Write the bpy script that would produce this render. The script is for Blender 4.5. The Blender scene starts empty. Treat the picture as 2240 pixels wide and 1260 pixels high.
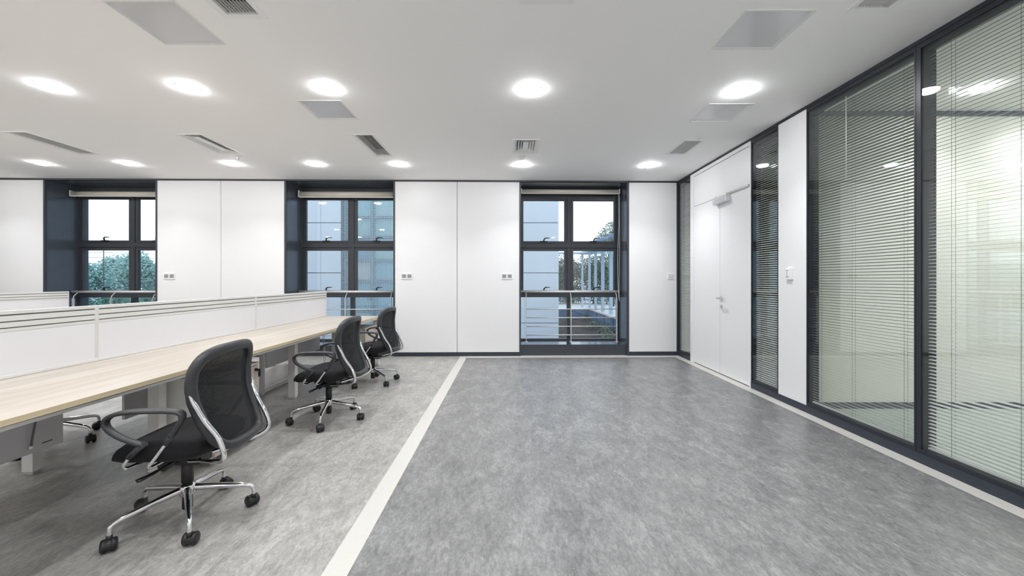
import bpy, bmesh, math, random
from mathutils import Vector, Matrix
from math import sin, cos, pi, radians, sqrt

SC = bpy.context.scene
COL = SC.collection
random.seed(7)

# ------------------------------------------------------------------ camera, sky, exposure
EYE = 1.30                      # eye height
F = 875.0                       # focal length in pixels of the 2240 px wide frame
VX, VY = 1113.0, 613.0          # vanishing point
cd = bpy.data.cameras.new('camera'); cam = bpy.data.objects.new('camera', cd); COL.objects.link(cam)
cam.location = (0, 0, EYE); cam.rotation_euler = (pi/2, 0, 0)
cd.sensor_width = 36; cd.lens = F/2240*36
cd.shift_x = (1120-VX)/2240; cd.shift_y = (VY-630)/2240
cd.clip_start = 0.05; cd.clip_end = 400
SC.camera = cam

w = bpy.data.worlds.new('overcast_sky'); SC.world = w; w.use_nodes = True
bg = w.node_tree.nodes['Background']
bg.inputs['Color'].default_value = (0.86, 0.93, 1.0, 1); bg.inputs['Strength'].default_value = 1.22

SC.view_settings.view_transform = 'Standard'; SC.view_settings.look = 'None'
SC.view_settings.gamma = 1; SC.view_settings.use_curve_mapping = False
SC.view_settings.exposure = 0.46
LAMP = 68.0                     # emission of every downlight diffuser
BEAM = 5.2                      # watts of the beam under every diffuser of the desk side
BEAM_R = 7.9                   # and of the two columns along the open floor
SC.cycles.use_denoising = True
SC.cycles.max_bounces = 14; SC.cycles.diffuse_bounces = 8; SC.cycles.glossy_bounces = 6
SC.cycles.transparent_max_bounces = 48; SC.cycles.transmission_bounces = 6
SC.cycles.caustics_reflective = False; SC.cycles.caustics_refractive = False
SC.cycles.sample_clamp_indirect = 6

# ------------------------------------------------------------------ materials
def lin(c):
    return tuple(((v/255)/12.92 if v/255 <= .04045 else ((v/255+.055)/1.055)**2.4) for v in c) + (1,)

MATS = {}
def pm(name, rgb, rough=.5, metal=0.0, var=.04, vscale=8, bump=0.0, bscale=60, spec=.5, coat=0):
    """principled material with a little procedural tone variation and optional bump"""
    m = bpy.data.materials.new(name); m.use_nodes = True; MATS[name] = m
    nt = m.node_tree; b = nt.nodes['Principled BSDF']
    b.inputs['Roughness'].default_value = rough; b.inputs['Metallic'].default_value = metal
    b.inputs['Specular IOR Level'].default_value = spec
    b.inputs['Coat Weight'].default_value = coat
    tc = nt.nodes.new('ShaderNodeTexCoord'); n = nt.nodes.new('ShaderNodeTexNoise')
    n.inputs['Scale'].default_value = vscale; n.inputs['Detail'].default_value = 3
    nt.links.new(tc.outputs['Object'], n.inputs['Vector'])
    mix = nt.nodes.new('ShaderNodeMix'); mix.data_type = 'RGBA'
    c = lin(rgb)
    mix.inputs[6].default_value = tuple(min(1, v*(1-var)) for v in c[:3])+(1,)
    mix.inputs[7].default_value = tuple(min(1, v*(1+var)) for v in c[:3])+(1,)
    nt.links.new(n.outputs['Fac'], mix.inputs[0]); nt.links.new(mix.outputs[2], b.inputs['Base Color'])
    if bump:
        n2 = nt.nodes.new('ShaderNodeTexNoise'); n2.inputs['Scale'].default_value = bscale; n2.inputs['Detail'].default_value = 4
        nt.links.new(tc.outputs['Object'], n2.inputs['Vector'])
        bp = nt.nodes.new('ShaderNodeBump'); bp.inputs['Strength'].default_value = bump; bp.inputs['Distance'].default_value = .002
        nt.links.new(n2.outputs['Fac'], bp.inputs['Height']); nt.links.new(bp.outputs['Normal'], b.inputs['Normal'])
    return m

def lino(name, dark, mid, light, rough):
    """marbled linoleum: clouds, stretched flecks and small bright chips"""
    m = bpy.data.materials.new(name); m.use_nodes = True; nt = m.node_tree; b = nt.nodes['Principled BSDF']
    L = nt.links.new
    tc = nt.nodes.new('ShaderNodeTexCoord')
    def noise(scale, sx, sy, detail, rot=0.0, dist=0.0):
        mp = nt.nodes.new('ShaderNodeMapping'); mp.inputs['Scale'].default_value = (sx, sy, 1); mp.inputs['Rotation'].default_value = (0, 0, rot)
        L(tc.outputs['Object'], mp.inputs['Vector'])
        n = nt.nodes.new('ShaderNodeTexNoise'); n.inputs['Scale'].default_value = scale; n.inputs['Detail'].default_value = detail
        n.inputs['Distortion'].default_value = dist; n.inputs['Roughness'].default_value = .62
        L(mp.outputs['Vector'], n.inputs['Vector']); return n.outputs['Fac']
    def math_(op, a, v, clamp=False):
        n = nt.nodes.new('ShaderNodeMath'); n.operation = op; n.use_clamp = clamp
        for i, s in enumerate((a, v)):
            if isinstance(s, (int, float)): n.inputs[i].default_value = s
            else: L(s, n.inputs[i])
        return n.outputs[0]
    cloud = noise(4.5, 1.5, .75, 5, .1, .5)
    fleck = noise(22, 1.5, .6, 8, .12, .8)
    fine = noise(64, 1.3, .65, 5, -.1, .6)
    s = math_('ADD', math_('MULTIPLY', cloud, .34), math_('MULTIPLY', fleck, .42))
    s = math_('ADD', s, math_('MULTIPLY', fine, .30))
    r = nt.nodes.new('ShaderNodeValToRGB'); L(s, r.inputs['Fac'])
    e = r.color_ramp.elements
    e[0].position = .40; e[0].color = lin(dark); e[1].position = .67; e[1].color = lin(light)
    k = e.new(.53); k.color = lin(mid)
    chip = noise(82, 1.25, .75, 2, .2, .3)
    up = math_('MULTIPLY', math_('SUBTRACT', chip, .63), 5.0, True); dn = math_('MULTIPLY', math_('SUBTRACT', .38, chip), 3.0, True)
    m1 = nt.nodes.new('ShaderNodeMix'); m1.data_type = 'RGBA'; L(up, m1.inputs[0]); L(r.outputs['Color'], m1.inputs[6]); m1.inputs[7].default_value = lin(tuple(min(250, c+16) for c in light))
    m2 = nt.nodes.new('ShaderNodeMix'); m2.data_type = 'RGBA'; L(dn, m2.inputs[0]); L(m1.outputs[2], m2.inputs[6]); m2.inputs[7].default_value = lin(dark)
    L(m2.outputs[2], b.inputs['Base Color'])
    rr = nt.nodes.new('ShaderNodeMapRange'); rr.inputs['To Min'].default_value = rough; rr.inputs['To Max'].default_value = rough+.10
    L(fleck, rr.inputs['Value']); L(rr.outputs['Result'], b.inputs['Roughness'])
    bp = nt.nodes.new('ShaderNodeBump'); bp.inputs['Strength'].default_value = .10; bp.inputs['Distance'].default_value = .002
    L(fine, bp.inputs['Height']); L(bp.outputs['Normal'], b.inputs['Normal'])
    return m

def wood(name, a, c, rough=.38):
    m = bpy.data.materials.new(name); m.use_nodes = True; nt = m.node_tree; b = nt.nodes['Principled BSDF']; L = nt.links.new
    tc = nt.nodes.new('ShaderNodeTexCoord'); mp = nt.nodes.new('ShaderNodeMapping'); mp.inputs['Scale'].default_value = (9, .7, 9)
    L(tc.outputs['Object'], mp.inputs['Vector'])
    n = nt.nodes.new('ShaderNodeTexNoise'); n.inputs['Scale'].default_value = 2.0; n.inputs['Detail'].default_value = 7; n.inputs['Distortion'].default_value = .5
    L(mp.outputs['Vector'], n.inputs['Vector'])
    r = nt.nodes.new('ShaderNodeValToRGB'); L(n.outputs['Fac'], r.inputs['Fac'])
    r.color_ramp.elements[0].position = .36; r.color_ramp.elements[0].color = lin(a)
    r.color_ramp.elements[1].position = .66; r.color_ramp.elements[1].color = lin(c)
    L(r.outputs['Color'], b.inputs['Base Color']); b.inputs['Roughness'].default_value = rough
    return m

def glass(name, tint, extra=0.045):
    """thin pane: clear transmission plus mirror reflection that grows towards grazing angles"""
    m = bpy.data.materials.new(name); m.use_nodes = True; nt = m.node_tree; L = nt.links.new
    nt.nodes.remove(nt.nodes['Principled BSDF']); out = nt.nodes['Material Output']
    t = nt.nodes.new('ShaderNodeBsdfTransparent'); t.inputs['Color'].default_value = tint
    g = nt.nodes.new('ShaderNodeBsdfGlossy'); g.inputs['Roughness'].default_value = .0; g.inputs['Color'].default_value = (.95, .97, .97, 1)
    lw = nt.nodes.new('ShaderNodeLayerWeight'); lw.inputs['Blend'].default_value = .5
    pw = nt.nodes.new('ShaderNodeMath'); pw.operation = 'POWER'; pw.inputs[1].default_value = 4.0; L(lw.outputs['Facing'], pw.inputs[0])
    ad = nt.nodes.new('ShaderNodeMath'); ad.operation = 'MULTIPLY_ADD'; ad.inputs[1].default_value = .9; ad.inputs[2].default_value = extra; ad.use_clamp = True
    L(pw.outputs[0], ad.inputs[0])
    mx = nt.nodes.new('ShaderNodeMixShader'); L(ad.outputs[0], mx.inputs[0]); L(t.outputs[0], mx.inputs[1]); L(g.outputs[0], mx.inputs[2])
    L(mx.outputs[0], out.inputs['Surface']); return m

def emit(name, rgb, s):
    m = bpy.data.materials.new(name); m.use_nodes = True; nt = m.node_tree
    b = nt.nodes['Principled BSDF']; b.inputs['Base Color'].default_value = (.9, .9, .9, 1)
    b.inputs['Emission Color'].default_value = rgb+(1,); b.inputs['Emission Strength'].default_value = s
    return m

def mesh_fabric(name):
    m = bpy.data.materials.new(name); m.use_nodes = True; nt = m.node_tree; L = nt.links.new
    b = nt.nodes['Principled BSDF']; b.inputs['Base Color'].default_value = lin((14, 16, 19)); b.inputs['Roughness'].default_value = .85
    out = nt.nodes['Material Output']
    uv = nt.nodes.new('ShaderNodeUVMap')
    br = nt.nodes.new('ShaderNodeTexBrick'); br.inputs['Scale'].default_value = 1.0
    br.inputs['Brick Width'].default_value = .0115; br.inputs['Row Height'].default_value = .0062; br.inputs['Mortar Size'].default_value = .0030
    br.inputs['Mortar Smooth'].default_value = .1
    L(uv.outputs[0], br.inputs['Vector'])
    t = nt.nodes.new('ShaderNodeBsdfTransparent'); mx = nt.nodes.new('ShaderNodeMixShader')
    L(br.outputs['Fac'], mx.inputs[0]); L(t.outputs[0], mx.inputs[1]); L(b.outputs[0], mx.inputs[2]); L(mx.outputs[0], out.inputs['Surface'])
    return m

M_wall = pm('white_wall_panel', (242, 242, 243), .42, var=.01)
M_ceil = pm('ceiling_paint', (250, 249, 248), .75, var=.012, vscale=1.5)
M_dark = pm('dark_anodised_metal', (88, 95, 105), .22, .25, var=.05)
M_sill = pm('glossy_dark_sill', (84, 94, 108), .12, .5, var=.05)
M_frame = pm('black_grey_frame', (42, 46, 54), .38, .1, var=.05)
M_darkp = pm('dark_painted_metal', (62, 66, 72), .45, var=.04)
M_base = pm('dark_baseboard', (48, 55, 66), .4, var=.05)
M_lino_r = lino('grey_linoleum', (98, 98, 98), (123, 123, 123), (154, 154, 153), .29)
M_lino_l = lino('beige_grey_linoleum', (132, 130, 126), (160, 158, 154), (190, 188, 184), .32)
M_strip = pm('cream_linoleum_strip', (202, 200, 194), .45, var=.03, vscale=40)
M_oak = wood('pale_oak_laminate', (182, 172, 158), (199, 191, 180))
M_oakedge = wood('oak_edge_band', (206, 188, 154), (218, 202, 170), .45)
M_alu = pm('brushed_aluminium', (206, 207, 202), .38, .55, var=.04, vscale=30)
M_alup = pm('light_grey_powder_coat', (228, 228, 226), .45, var=.02)
M_white = pm('white_plastic', (240, 240, 239), .4, var=.01)
M_scr = pm('lilac_white_screen_board', (236, 236, 241), .55, var=.015, bump=.05, bscale=300)
M_grey = pm('grey_steel_panel', (206, 205, 209), .5, var=.03)
M_groove = pm('grey_groove', (120, 122, 120), .6)
M_black = pm('black_plastic', (26, 27, 29), .42, var=.1)
M_charc = pm('charcoal_plastic', (52, 53, 56), .42, var=.06, bump=.1, bscale=400)
M_fab = pm('black_fabric', (14, 14, 18), .9, var=.15, vscale=60, bump=.35, bscale=500)
M_mesh = mesh_fabric('black_mesh_fabric')
M_chrome = pm('polished_chrome', (226, 226, 228), .07, 1.0, var=.01)
M_steel = pm('satin_stainless_steel', (228, 227, 225), .4, .35, var=.03, vscale=30)
M_win = glass('window_glass', (.96, .985, .99, 1))
M_part = glass('partition_glass', (.972, .986, .98, 1), .045)
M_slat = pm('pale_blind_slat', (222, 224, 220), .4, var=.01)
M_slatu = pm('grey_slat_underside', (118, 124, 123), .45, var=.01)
M_cord = pm('blind_cord', (120, 124, 122), .7)
M_roller = pm('ivory_roller_blind', (232, 226, 214), .6, var=.02, bump=.05)
M_lamp = emit('downlight_diffuser', (.97, .98, 1.0), LAMP)
M_lampr = emit('downlight_diffuser_bright', (.97, .98, 1.0), LAMP*1.5)
M_hatch = pm('glossy_hatch_panel', (214, 214, 216), .13, var=.02, vscale=2)
M_void = pm('dark_duct', (36, 32, 30), .8)
M_rocker = pm('grey_rocker', (150, 151, 152), .4)
M_ink = pm('grey_print', (120, 120, 122), .6)
M_carpet = pm('green_grey_carpet', (142, 148, 142), .95, var=.35, vscale=34, bump=.6, bscale=200)
M_room = pm('beige_room_wall', (226, 224, 214), .6, var=.01)

# ------------------------------------------------------------------ mesh builder
class MB:
    def __init__(s): s.v = []; s.f = []; s.sm = []; s.uv = {}
    def quad(s, *p, smooth=False):
        i = len(s.v); s.v += [tuple(q) for q in p]; s.f.append(tuple(range(i, i+len(p)))); s.sm.append(smooth); return s
    def box(s, x0, x1, y0, y1, z0, z1, R=None):
        if x0 > x1: x0, x1 = x1, x0
        if y0 > y1: y0, y1 = y1, y0
        i = len(s.v)
        p = [(x0,y0,z0),(x1,y0,z0),(x1,y1,z0),(x0,y1,z0),(x0,y0,z1),(x1,y0,z1),(x1,y1,z1),(x0,y1,z1)]
        if R is not None: p = [tuple(R @ Vector(q)) for q in p]
        s.v += p
        for q in ((0,3,2,1),(4,5,6,7),(0,1,5,4),(1,2,6,5),(2,3,7,6),(3,0,4,7)):
            s.f.append(tuple(i+k for k in q)); s.sm.append(False)
        return s
    def ring(s, rings, closed=False, caps=True, smooth=True):
        """skin a list of equal-length point rings"""
        i = len(s.v); n = len(rings[0]); m = len(rings)
        for r in rings: s.v += [tuple(p) for p in r]
        for a in range(m if closed else m-1):
            b = (a+1) % m
            for k in range(n):
                l = (k+1) % n
                s.f.append((i+a*n+k, i+a*n+l, i+b*n+l, i+b*n+k)); s.sm.append(smooth)
        if caps and not closed:
            s.f.append(tuple(i+k for k in range(n-1, -1, -1))); s.sm.append(False)
            s.f.append(tuple(i+(m-1)*n+k for k in range(n))); s.sm.append(False)
        return s
    def tube(s, path, r, seg=10, closed=False, caps=True, flat=None, up=(0, 0, 1)):
        """r: number or list; flat=(a,b) gives an elliptical section (a along the side vector, b along its normal)"""
        P = [Vector(p) for p in path]; m = len(P); rr = r if isinstance(r, (list, tuple)) else [r]*m
        rings = []; prev = None
        for k in range(m):
            if closed: t = P[(k+1) % m]-P[k-1]
            else: t = P[min(k+1, m-1)]-P[max(k-1, 0)]
            t.normalize()
            if prev is None:
                u = Vector(up); 
                if abs(u.dot(t)) > .95: u = Vector((1, 0, 0)) if abs(t.x) < .9 else Vector((0, 1, 0))
                a = u-t*u.dot(t)
            else: a = prev-t*prev.dot(t)
            if a.length < 1e-6: a = t.orthogonal()
            a.normalize(); prev = a.copy(); b = t.cross(a)
            fa, fb = flat if flat else (1, 1)
            rings.append([P[k]+a*(rr[k]*fa*cos(2*pi*j/seg))+b*(rr[k]*fb*sin(2*pi*j/seg)) for j in range(seg)])
        return s.ring(rings, closed, caps)
    def lathe(s, prof, seg=24, c=(0, 0, 0)):
        """profile of (radius, z) about the vertical axis through c"""
        rings = [[(c[0]+r*cos(2*pi*j/seg), c[1]+r*sin(2*pi*j/seg), c[2]+z) for j in range(seg)] for r, z in prof]
        return s.ring(rings)
    def cyl(s, a, b, r, seg=14, r2=None): return s.tube([a, b], [r, r2 if r2 is not None else r], seg)
    def build(s, name, mat, parent=None, loc=(0, 0, 0), rot=None, bevel=0, uv=None):
        me = bpy.data.meshes.new(name); me.from_pydata(s.v, [], s.f); me.update()
        me.polygons.foreach_set('use_smooth', s.sm)
        if uv is not None:
            lay = me.uv_layers.new(name='UVMap')
            for l in me.loops: lay.data[l.index].uv = uv[l.vertex_index]
        me.materials.append(mat)
        return obj(name, me, parent, loc, rot, bevel)

def obj(name, data, parent=None, loc=(0, 0, 0), rot=None, bevel=0):
    o = bpy.data.objects.new(name, data); COL.objects.link(o); o.location = loc
    if rot is not None: o.rotation_euler = rot if isinstance(rot, (tuple, list)) else (0, 0, rot)
    if parent is not None: o.parent = parent
    if bevel:
        md = o.modifiers.new('bevel', 'BEVEL'); md.width = bevel; md.segments = 2; md.limit_method = 'ANGLE'; md.angle_limit = .6
    return o
def tag(o, label, cat, group=None):
    o['label'] = label; o['category'] = cat
    if group: o['group'] = group
    return o
def thing(name, label, cat, loc=(0, 0, 0), rot=None, group=None):
    return tag(obj(name, None, None, loc, rot), label, cat, group)
def struct(o): o['kind'] = 'structure'; return o
def copy_tree(o, parent=None):
    c = o.copy(); COL.objects.link(c)
    if parent is not None: c.parent = parent
    for ch in [x for x in COL.objects if x.parent is o]: copy_tree(ch, c)
    return c
def bez(pts, n=6):
    """smooth open polyline through points (Catmull-Rom)"""
    P = [Vector(p) for p in pts]; out = []
    for i in range(len(P)-1):
        p0, p1, p2, p3 = P[max(i-1, 0)], P[i], P[i+1], P[min(i+2, len(P)-1)]
        for k in range(n):
            t = k/n
            out.append(.5*((2*p1)+(p2-p0)*t+(2*p0-5*p1+4*p2-p3)*t*t+(3*p1-p0-3*p2+p3)*t**3))
    out.append(P[-1]); return out

# ------------------------------------------------------------------ room dimensions
H = 3.013                       # ceiling height
XR = 2.925                      # face of the right (glazed) wall
XL, YF = -12.0, -4.2            # far left wall, wall behind the camera
TH = radians(1.05)              # the window wall is not quite square to the side wall
CT, ST = cos(TH), sin(TH)
OX, OY = XR, 6.918              # inner corner
def bwp(lx, ly, z=0): return (OX+CT*lx-ST*ly, OY+ST*lx+CT*ly, z)
def wl(x, ly=0.0):              # photograph column -> distance along the window wall
    t = (x-VX)/F
    return (t*(OY+CT*ly)-OX+ST*ly)/(CT-ST*t)
def ZR(x): return XR*F/(x-VX)   # photograph column -> depth along the right wall
LXL = (XL-OX)/CT-.2

# ------------------------------------------------------------------ floor
xs0, xs1 = -.827, -.712         # cream strip between the two fields
def yb(x, off=0.0): return OY+ST/CT*(x-OX)+off
sl = .05
def slab(mb, pts, z1=0.0, z0=-.06):
    n = len(pts); i = len(mb.v)
    mb.v += [(p[0], p[1], z0) for p in pts]+[(p[0], p[1], z1) for p in pts]
    mb.f.append(tuple(i+n+k for k in range(n))); mb.sm.append(False)
    mb.f.append(tuple(i+k for k in range(n-1, -1, -1))); mb.sm.append(False)
    for k in range(n):
        l = (k+1) % n; mb.f.append((i+k, i+l, i+n+l, i+n+k)); mb.sm.append(False)
    return mb
floor = struct(slab(MB(), [(XL-.1, YF-.1), (xs0, YF-.1), (xs0, yb(xs0, .06)), (XL-.1, yb(XL-.1, .06))]).build('floor', M_lino_l))
BS = .155                       # cream border along the window wall
slab(MB(), [(xs1, YF-.1), (2.808, YF-.1), (2.808, yb(2.808, -BS)), (xs1, yb(xs1, -BS))]).build('grey_field', M_lino_r, floor)
slab(MB(), [(xs0, YF-.1), (xs1, YF-.1), (xs1, yb(xs1, .06)), (xs0, yb(xs0, .06))]).build('border_strip', M_strip, floor)
slab(MB(), [(2.808, YF-.1), (XR+.02, YF-.1), (XR+.02, yb(XR, .06)), (2.808, yb(2.808, .06))]).build('border_strip', M_strip, floor)
slab(MB(), [(xs1, yb(xs1, -BS)), (2.808, yb(2.808, -BS)), (2.808, yb(2.808, .06)), (xs1, yb(xs1, .06))]).build('border_strip', M_strip, floor)

# ------------------------------------------------------------------ ceiling with cut-outs
VENTS = [('lin', -5.83, -5.55, 4.59, 5.44), ('con', -3.92, -3.59, 4.67, 5.42), ('lin', -1.85, -1.585, 4.68, 5.51),
         ('con', .045, .385, 4.85, 5.39), ('lin', 2.125, 2.405, 4.87, 5.44), ('lin', -1.85, -1.57, 1.78, 2.61),
         ('lin', 2.135, 2.415, 1.95, 2.55), ('con', .065, .395, 1.93, 2.47)]
HATCH = [(-2.49, -2.05, 2.45, 2.90), (-2.015, -1.605, 3.81, 4.25), (1.50, 1.95, 2.535, 2.96), (1.95, 2.38, 3.88, 4.32)]
FR = .035
holes = [(v[1]+FR, v[2]-FR, v[3]+FR, v[4]-FR) for v in VENTS]+[(h[0]+.006, h[1]-.006, h[2]+.006, h[3]-.006) for h in HATCH]
xsb = sorted({XL-.2, XR+.01}|{h[0] for h in holes}|{h[1] for h in holes})
ysb = sorted({YF-.2, 7.6}|{h[2] for h in holes}|{h[3] for h in holes})
mb = MB()
for i in range(len(xsb)-1):
    run = None
    for j in range(len(ysb)-1):
        cx, cy = (xsb[i]+xsb[i+1])/2, (ysb[j]+ysb[j+1])/2
        hole = any(h[0] < cx < h[1] and h[2] < cy < h[3] for h in holes)
        if hole:
            if run is not None: mb.box(xsb[i], xsb[i+1], run, ysb[j], H, H+.09); run = None
        elif run is None: run = ysb[j]
    if run is not None: mb.box(xsb[i], xsb[i+1], run, ysb[-1], H, H+.09)
ceiling = struct(mb.build('ceiling', M_ceil))

# ------------------------------------------------------------------ window wall (frame of its own: slightly turned)
WIN = [(97, 342), (625, 862), (1138, 1373)]
OPEN = [(wl(a), wl(b)) for a, b in WIN]
TOPZ = H-.028
mb = MB()
edges = [LXL]+[e for o in OPEN for e in o]+[.12]
for k in range(0, len(edges), 2): mb.box(edges[k], edges[k+1], .018, .72, -.05, H)
for a, b in OPEN: mb.box(a, b, .0, .72, TOPZ, H)
wall_back = struct(mb.build('wall_back', M_dark, None, (OX, OY, 0), TH))
def bpanel(a, b): return MB().box(a, b, 0, .03, .066, TOPZ).build('panel', M_wall, wall_back, bevel=.003)
G = .004
spans = [(LXL, wl(95)), (wl(344), wl(483)-G), (wl(483)+G, wl(622)), (wl(864), wl(1000)-G), (wl(1000)+G, wl(1136)), (wl(1376), -.022)]
for a, b in spans: bpanel(a, b)
n = 0
for a, b in ((95, 98.5), (340.5, 344), (622, 626), (860.5, 864), (1136, 1139.5), (1371.5, 1376)):
    MB().box(wl(a), wl(b), -.006, .03, 0, H).build('edge_post', M_darkp, wall_back)
MB().box(-.022, .0, -.006, .03, 0, H).build('edge_post', M_darkp, wall_back)
mb = MB(); mb.box(LXL, 0, -.006, .03, TOPZ, H); struct(mb.build('trim_1', M_darkp, None, (OX, OY, 0), TH))
mb = MB()
for a, b in ((LXL, wl(95)), (wl(344), wl(622)), (wl(864), wl(1136)), (wl(1376), -.022)): mb.box(a, b, -.008, .03, 0, .064)
struct(mb.build('baseboard_back', M_base, None, (OX, OY, 0), TH))

# ------------------------------------------------------------------ outside windows
WY = .53                        # front of the window frame inside the recess
def make_window(i, a, b):
    W = obj('window_%d' % (i+1), None, None, (OX, OY, 0), TH); struct(W)
    # dark lining of the recess: sill ledge with front face
    MB().box(a, b, .035, .72, 0, .18).build('sill_face', M_darkp, W)
    MB().box(a, b, .033, .72, .18, .188).build('sill', M_sill, W, bevel=.002)
    y0, y1 = WY, WY+.075
    mb = MB()                   # fixed frame
    mb.box(a, a+.035, y0, y1, .188, TOPZ).box(b-.035, b, y0, y1, .188, TOPZ)
    mb.box(a+.035, b-.035, y0, y1, 2.83, TOPZ); mb.box(a+.035, b-.035, y0, y1, .188, .215)
    mb.build('frame', M_darkp, W)
    c = (a+b)/2 if i != 2 else (wl(1240.5, WY)+wl(1248.5, WY))/2
    if i == 0: c = wl(291, WY)
    if i == 1: c = wl(770.5, WY)
    MB().box(c-.034, c+.034, y0-.004, y1, .215, 2.83).build('mullion', M_darkp, W)
    MB().box(a, b, y0-.012, y1, 1.90, 1.98).build('transom', M_darkp, W)
    MB().box(a, b, y0-.012, y1, .986, 1.07).build('transom', M_darkp, W)
    for (xa, xb) in ((a+.036, c-.035), (c+.035, b-.036)):
        for (z0, z1) in ((1.982, 2.828), (1.072, 1.898)):
            st = .048; mb = MB(); ys, ye = y0+.006, y1-.01
            mb.box(xa, xa+st, ys, ye, z0, z1).box(xb-st, xb, ys, ye, z0, z1)
            mb.box(xa+st, xb-st, ys, ye, z0, z0+.042).box(xa+st, xb-st, ys, ye, z1-.055, z1)
            sash = mb.build('sash', M_darkp, W, bevel=.003)
            MB().box(xa+st-.005, xb-st+.005, y0+.035, y0+.041, z0+.037, z1-.05).build('glass_pane', M_win, sash)
            hc = xa+(xb-xa)*.5; hm = MB()
            hm.box(hc-.075, hc+.055, ys-.012, ys, z0+.012, z0+.045)
            hm.tube(bez([(hc-.005, ys-.01, z0+.03), (hc, ys-.035, z0+.07), (hc+.02, ys-.045, z0+.09), (hc+.05, ys-.045, z0+.097), (hc+.105, ys-.045, z0+.094)], 4),
                    [.012]*8+[.010]*5+[.007]*4, 8)
            hm.build('window_handle', M_black, sash)
        MB().box(xa-.003, xb+.003, y0+.035, y0+.041, .21, .99).build('glass_pane', M_win, W)
    return W
for i, (a, b) in enumerate(OPEN): make_window(i, a, b)

# roller blinds
RB = [(2.795, 2.885, 'rolled-up ivory roller blind above the window with the green trees'),
      (2.79, 2.90, 'rolled-up ivory roller blind above the middle window by the desks'),
      (2.875, 2.955, 'thin rolled-up ivory roller blind with cord above the window nearest the door')]
for i, (z0, z1, lab) in enumerate(RB):
    a, b = OPEN[i]; a += .03; b -= .02; zc = (z0+z1)/2; r = (z1-z0)/2
    t = thing('roller_blind', lab, 'roller blind', bwp((a+b)/2, .40, zc), TH, 'rolled-up roller blinds over the windows')
    hw = (b-a)/2
    MB().tube([(-hw+.015, 0, 0), (hw-.015, 0, 0)], r*.96, 20).build('fabric_roll', M_roller, t)
    MB().box(-hw+.02, hw-.02, -r*.9, -r*.9+.012, -r-.012, -r+.01).build('bottom_bar', M_roller, t)
    for s in (-1, 1):
        MB().box(s*hw, s*(hw-.018), -r*1.05, r*1.05, -r*1.1, r*1.15).build('end_bracket', M_white, t, bevel=.004)
    if i == 2:
        mb = MB()
        mb.tube(bez([(hw-.03, -r, -.02), (hw-.03, -r-.01, -.6), (hw-.05, -r-.005, -1.2), (hw-.04, -r-.005, -1.75), (hw-.022, -r-.01, -2.0), (hw-.028, -r-.02, -1.75), (hw-.02, -r-.02, -.8), (hw-.02, -r, -.02)], 6), .0035, 6)
        mb.build('pull_cord', M_white, t)

# railings in the recesses
for i, (a, b) in enumerate(OPEN):
    lab = ['stainless steel guard rail across the window with the trees',
           'stainless steel guard rail across the window behind the desk end',
           'stainless steel guard rail across the window nearest the door'][i]
    t = thing('window_railing', lab, 'railing', bwp((a+b)/2, .33, .188), TH, 'steel railings inside the window recesses')
    hw = (b-a)/2; zr = 1.092-.188
    MB().tube([(-hw+.03, .085, zr), (hw-.03, .085, zr)], .021, 14).build('handrail', M_steel, t)
    for s in (-1, 1): MB().cyl((s*(hw-.0), .085, zr), (s*(hw-.03), .085, zr), .028, 14).build('end_flange', M_dark, t)
    if i == 2: posts = [wl(1151, .33), wl(1249, .33), wl(1349, .33)]
    elif i == 1: posts = [wl(681, .33), wl(756, .33), wl(855, .33)]
    else: posts = [wl(160, .33), wl(243, .33), wl(335, .33)]
    m0 = (a+b)/2
    for p in posts:
        px = max(-hw+.05, min(hw-.04, p-m0))
        mb = MB(); mb.box(px-.006, px+.006, -.02, .02, 0, .79)
        pth = bez([(px, 0, .78), (px, .012, .83), (px, .06, .875), (px, .08, zr-.015)], 5)
        mb.tube(pth, .007, 8); mb.box(px-.025, px+.025, -.03, .03, 0, .006)
        mb.build('post', M_steel, t)
    for z in (.78, .625, .468, .312):
        MB().tube([(max(-hw+.05, posts[0]-m0), 0, z-.188), (min(hw-.04, posts[2]-m0), 0, z-.188)], .009, 8).build('rail_bar', M_steel, t)

# switches and sockets on the window wall
def wall_box(lx, z, w_, h_): pass
for x, lab in ((371, 'white double switch plate on the panel right of the tree window'),
               (890, 'white double switch plate on the panel right of the middle window'),
               (1109, 'white double switch plate on the panel left of the railing window nearest the door')):
    t = thing('switch_plate', lab, 'switch', bwp(wl(x), 0, 1.37), TH, 'double switch plates on the window wall')
    MB().box(-.094, .094, -.011, 0, -.054, .054).build('cover_plate', M_white, t, bevel=.003)
    for s in (-1, 1): MB().box(s*.046-.034, s*.046+.034, -.014, -.009, -.029, .029).build('rocker', M_rocker, t, bevel=.002)
t = thing('light_switch', 'small white single light switch beside the room corner', 'switch', bwp(wl(1466), 0, 1.37), TH)
MB().box(-.052, .052, -.011, 0, -.054, .054).build('cover_plate', M_white, t, bevel=.003)
MB().box(-.036, .036, -.016, -.009, -.03, .03).build('rocker', pm('pale_grey_rocker', (216, 216, 217), .4), t, bevel=.003)

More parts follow.
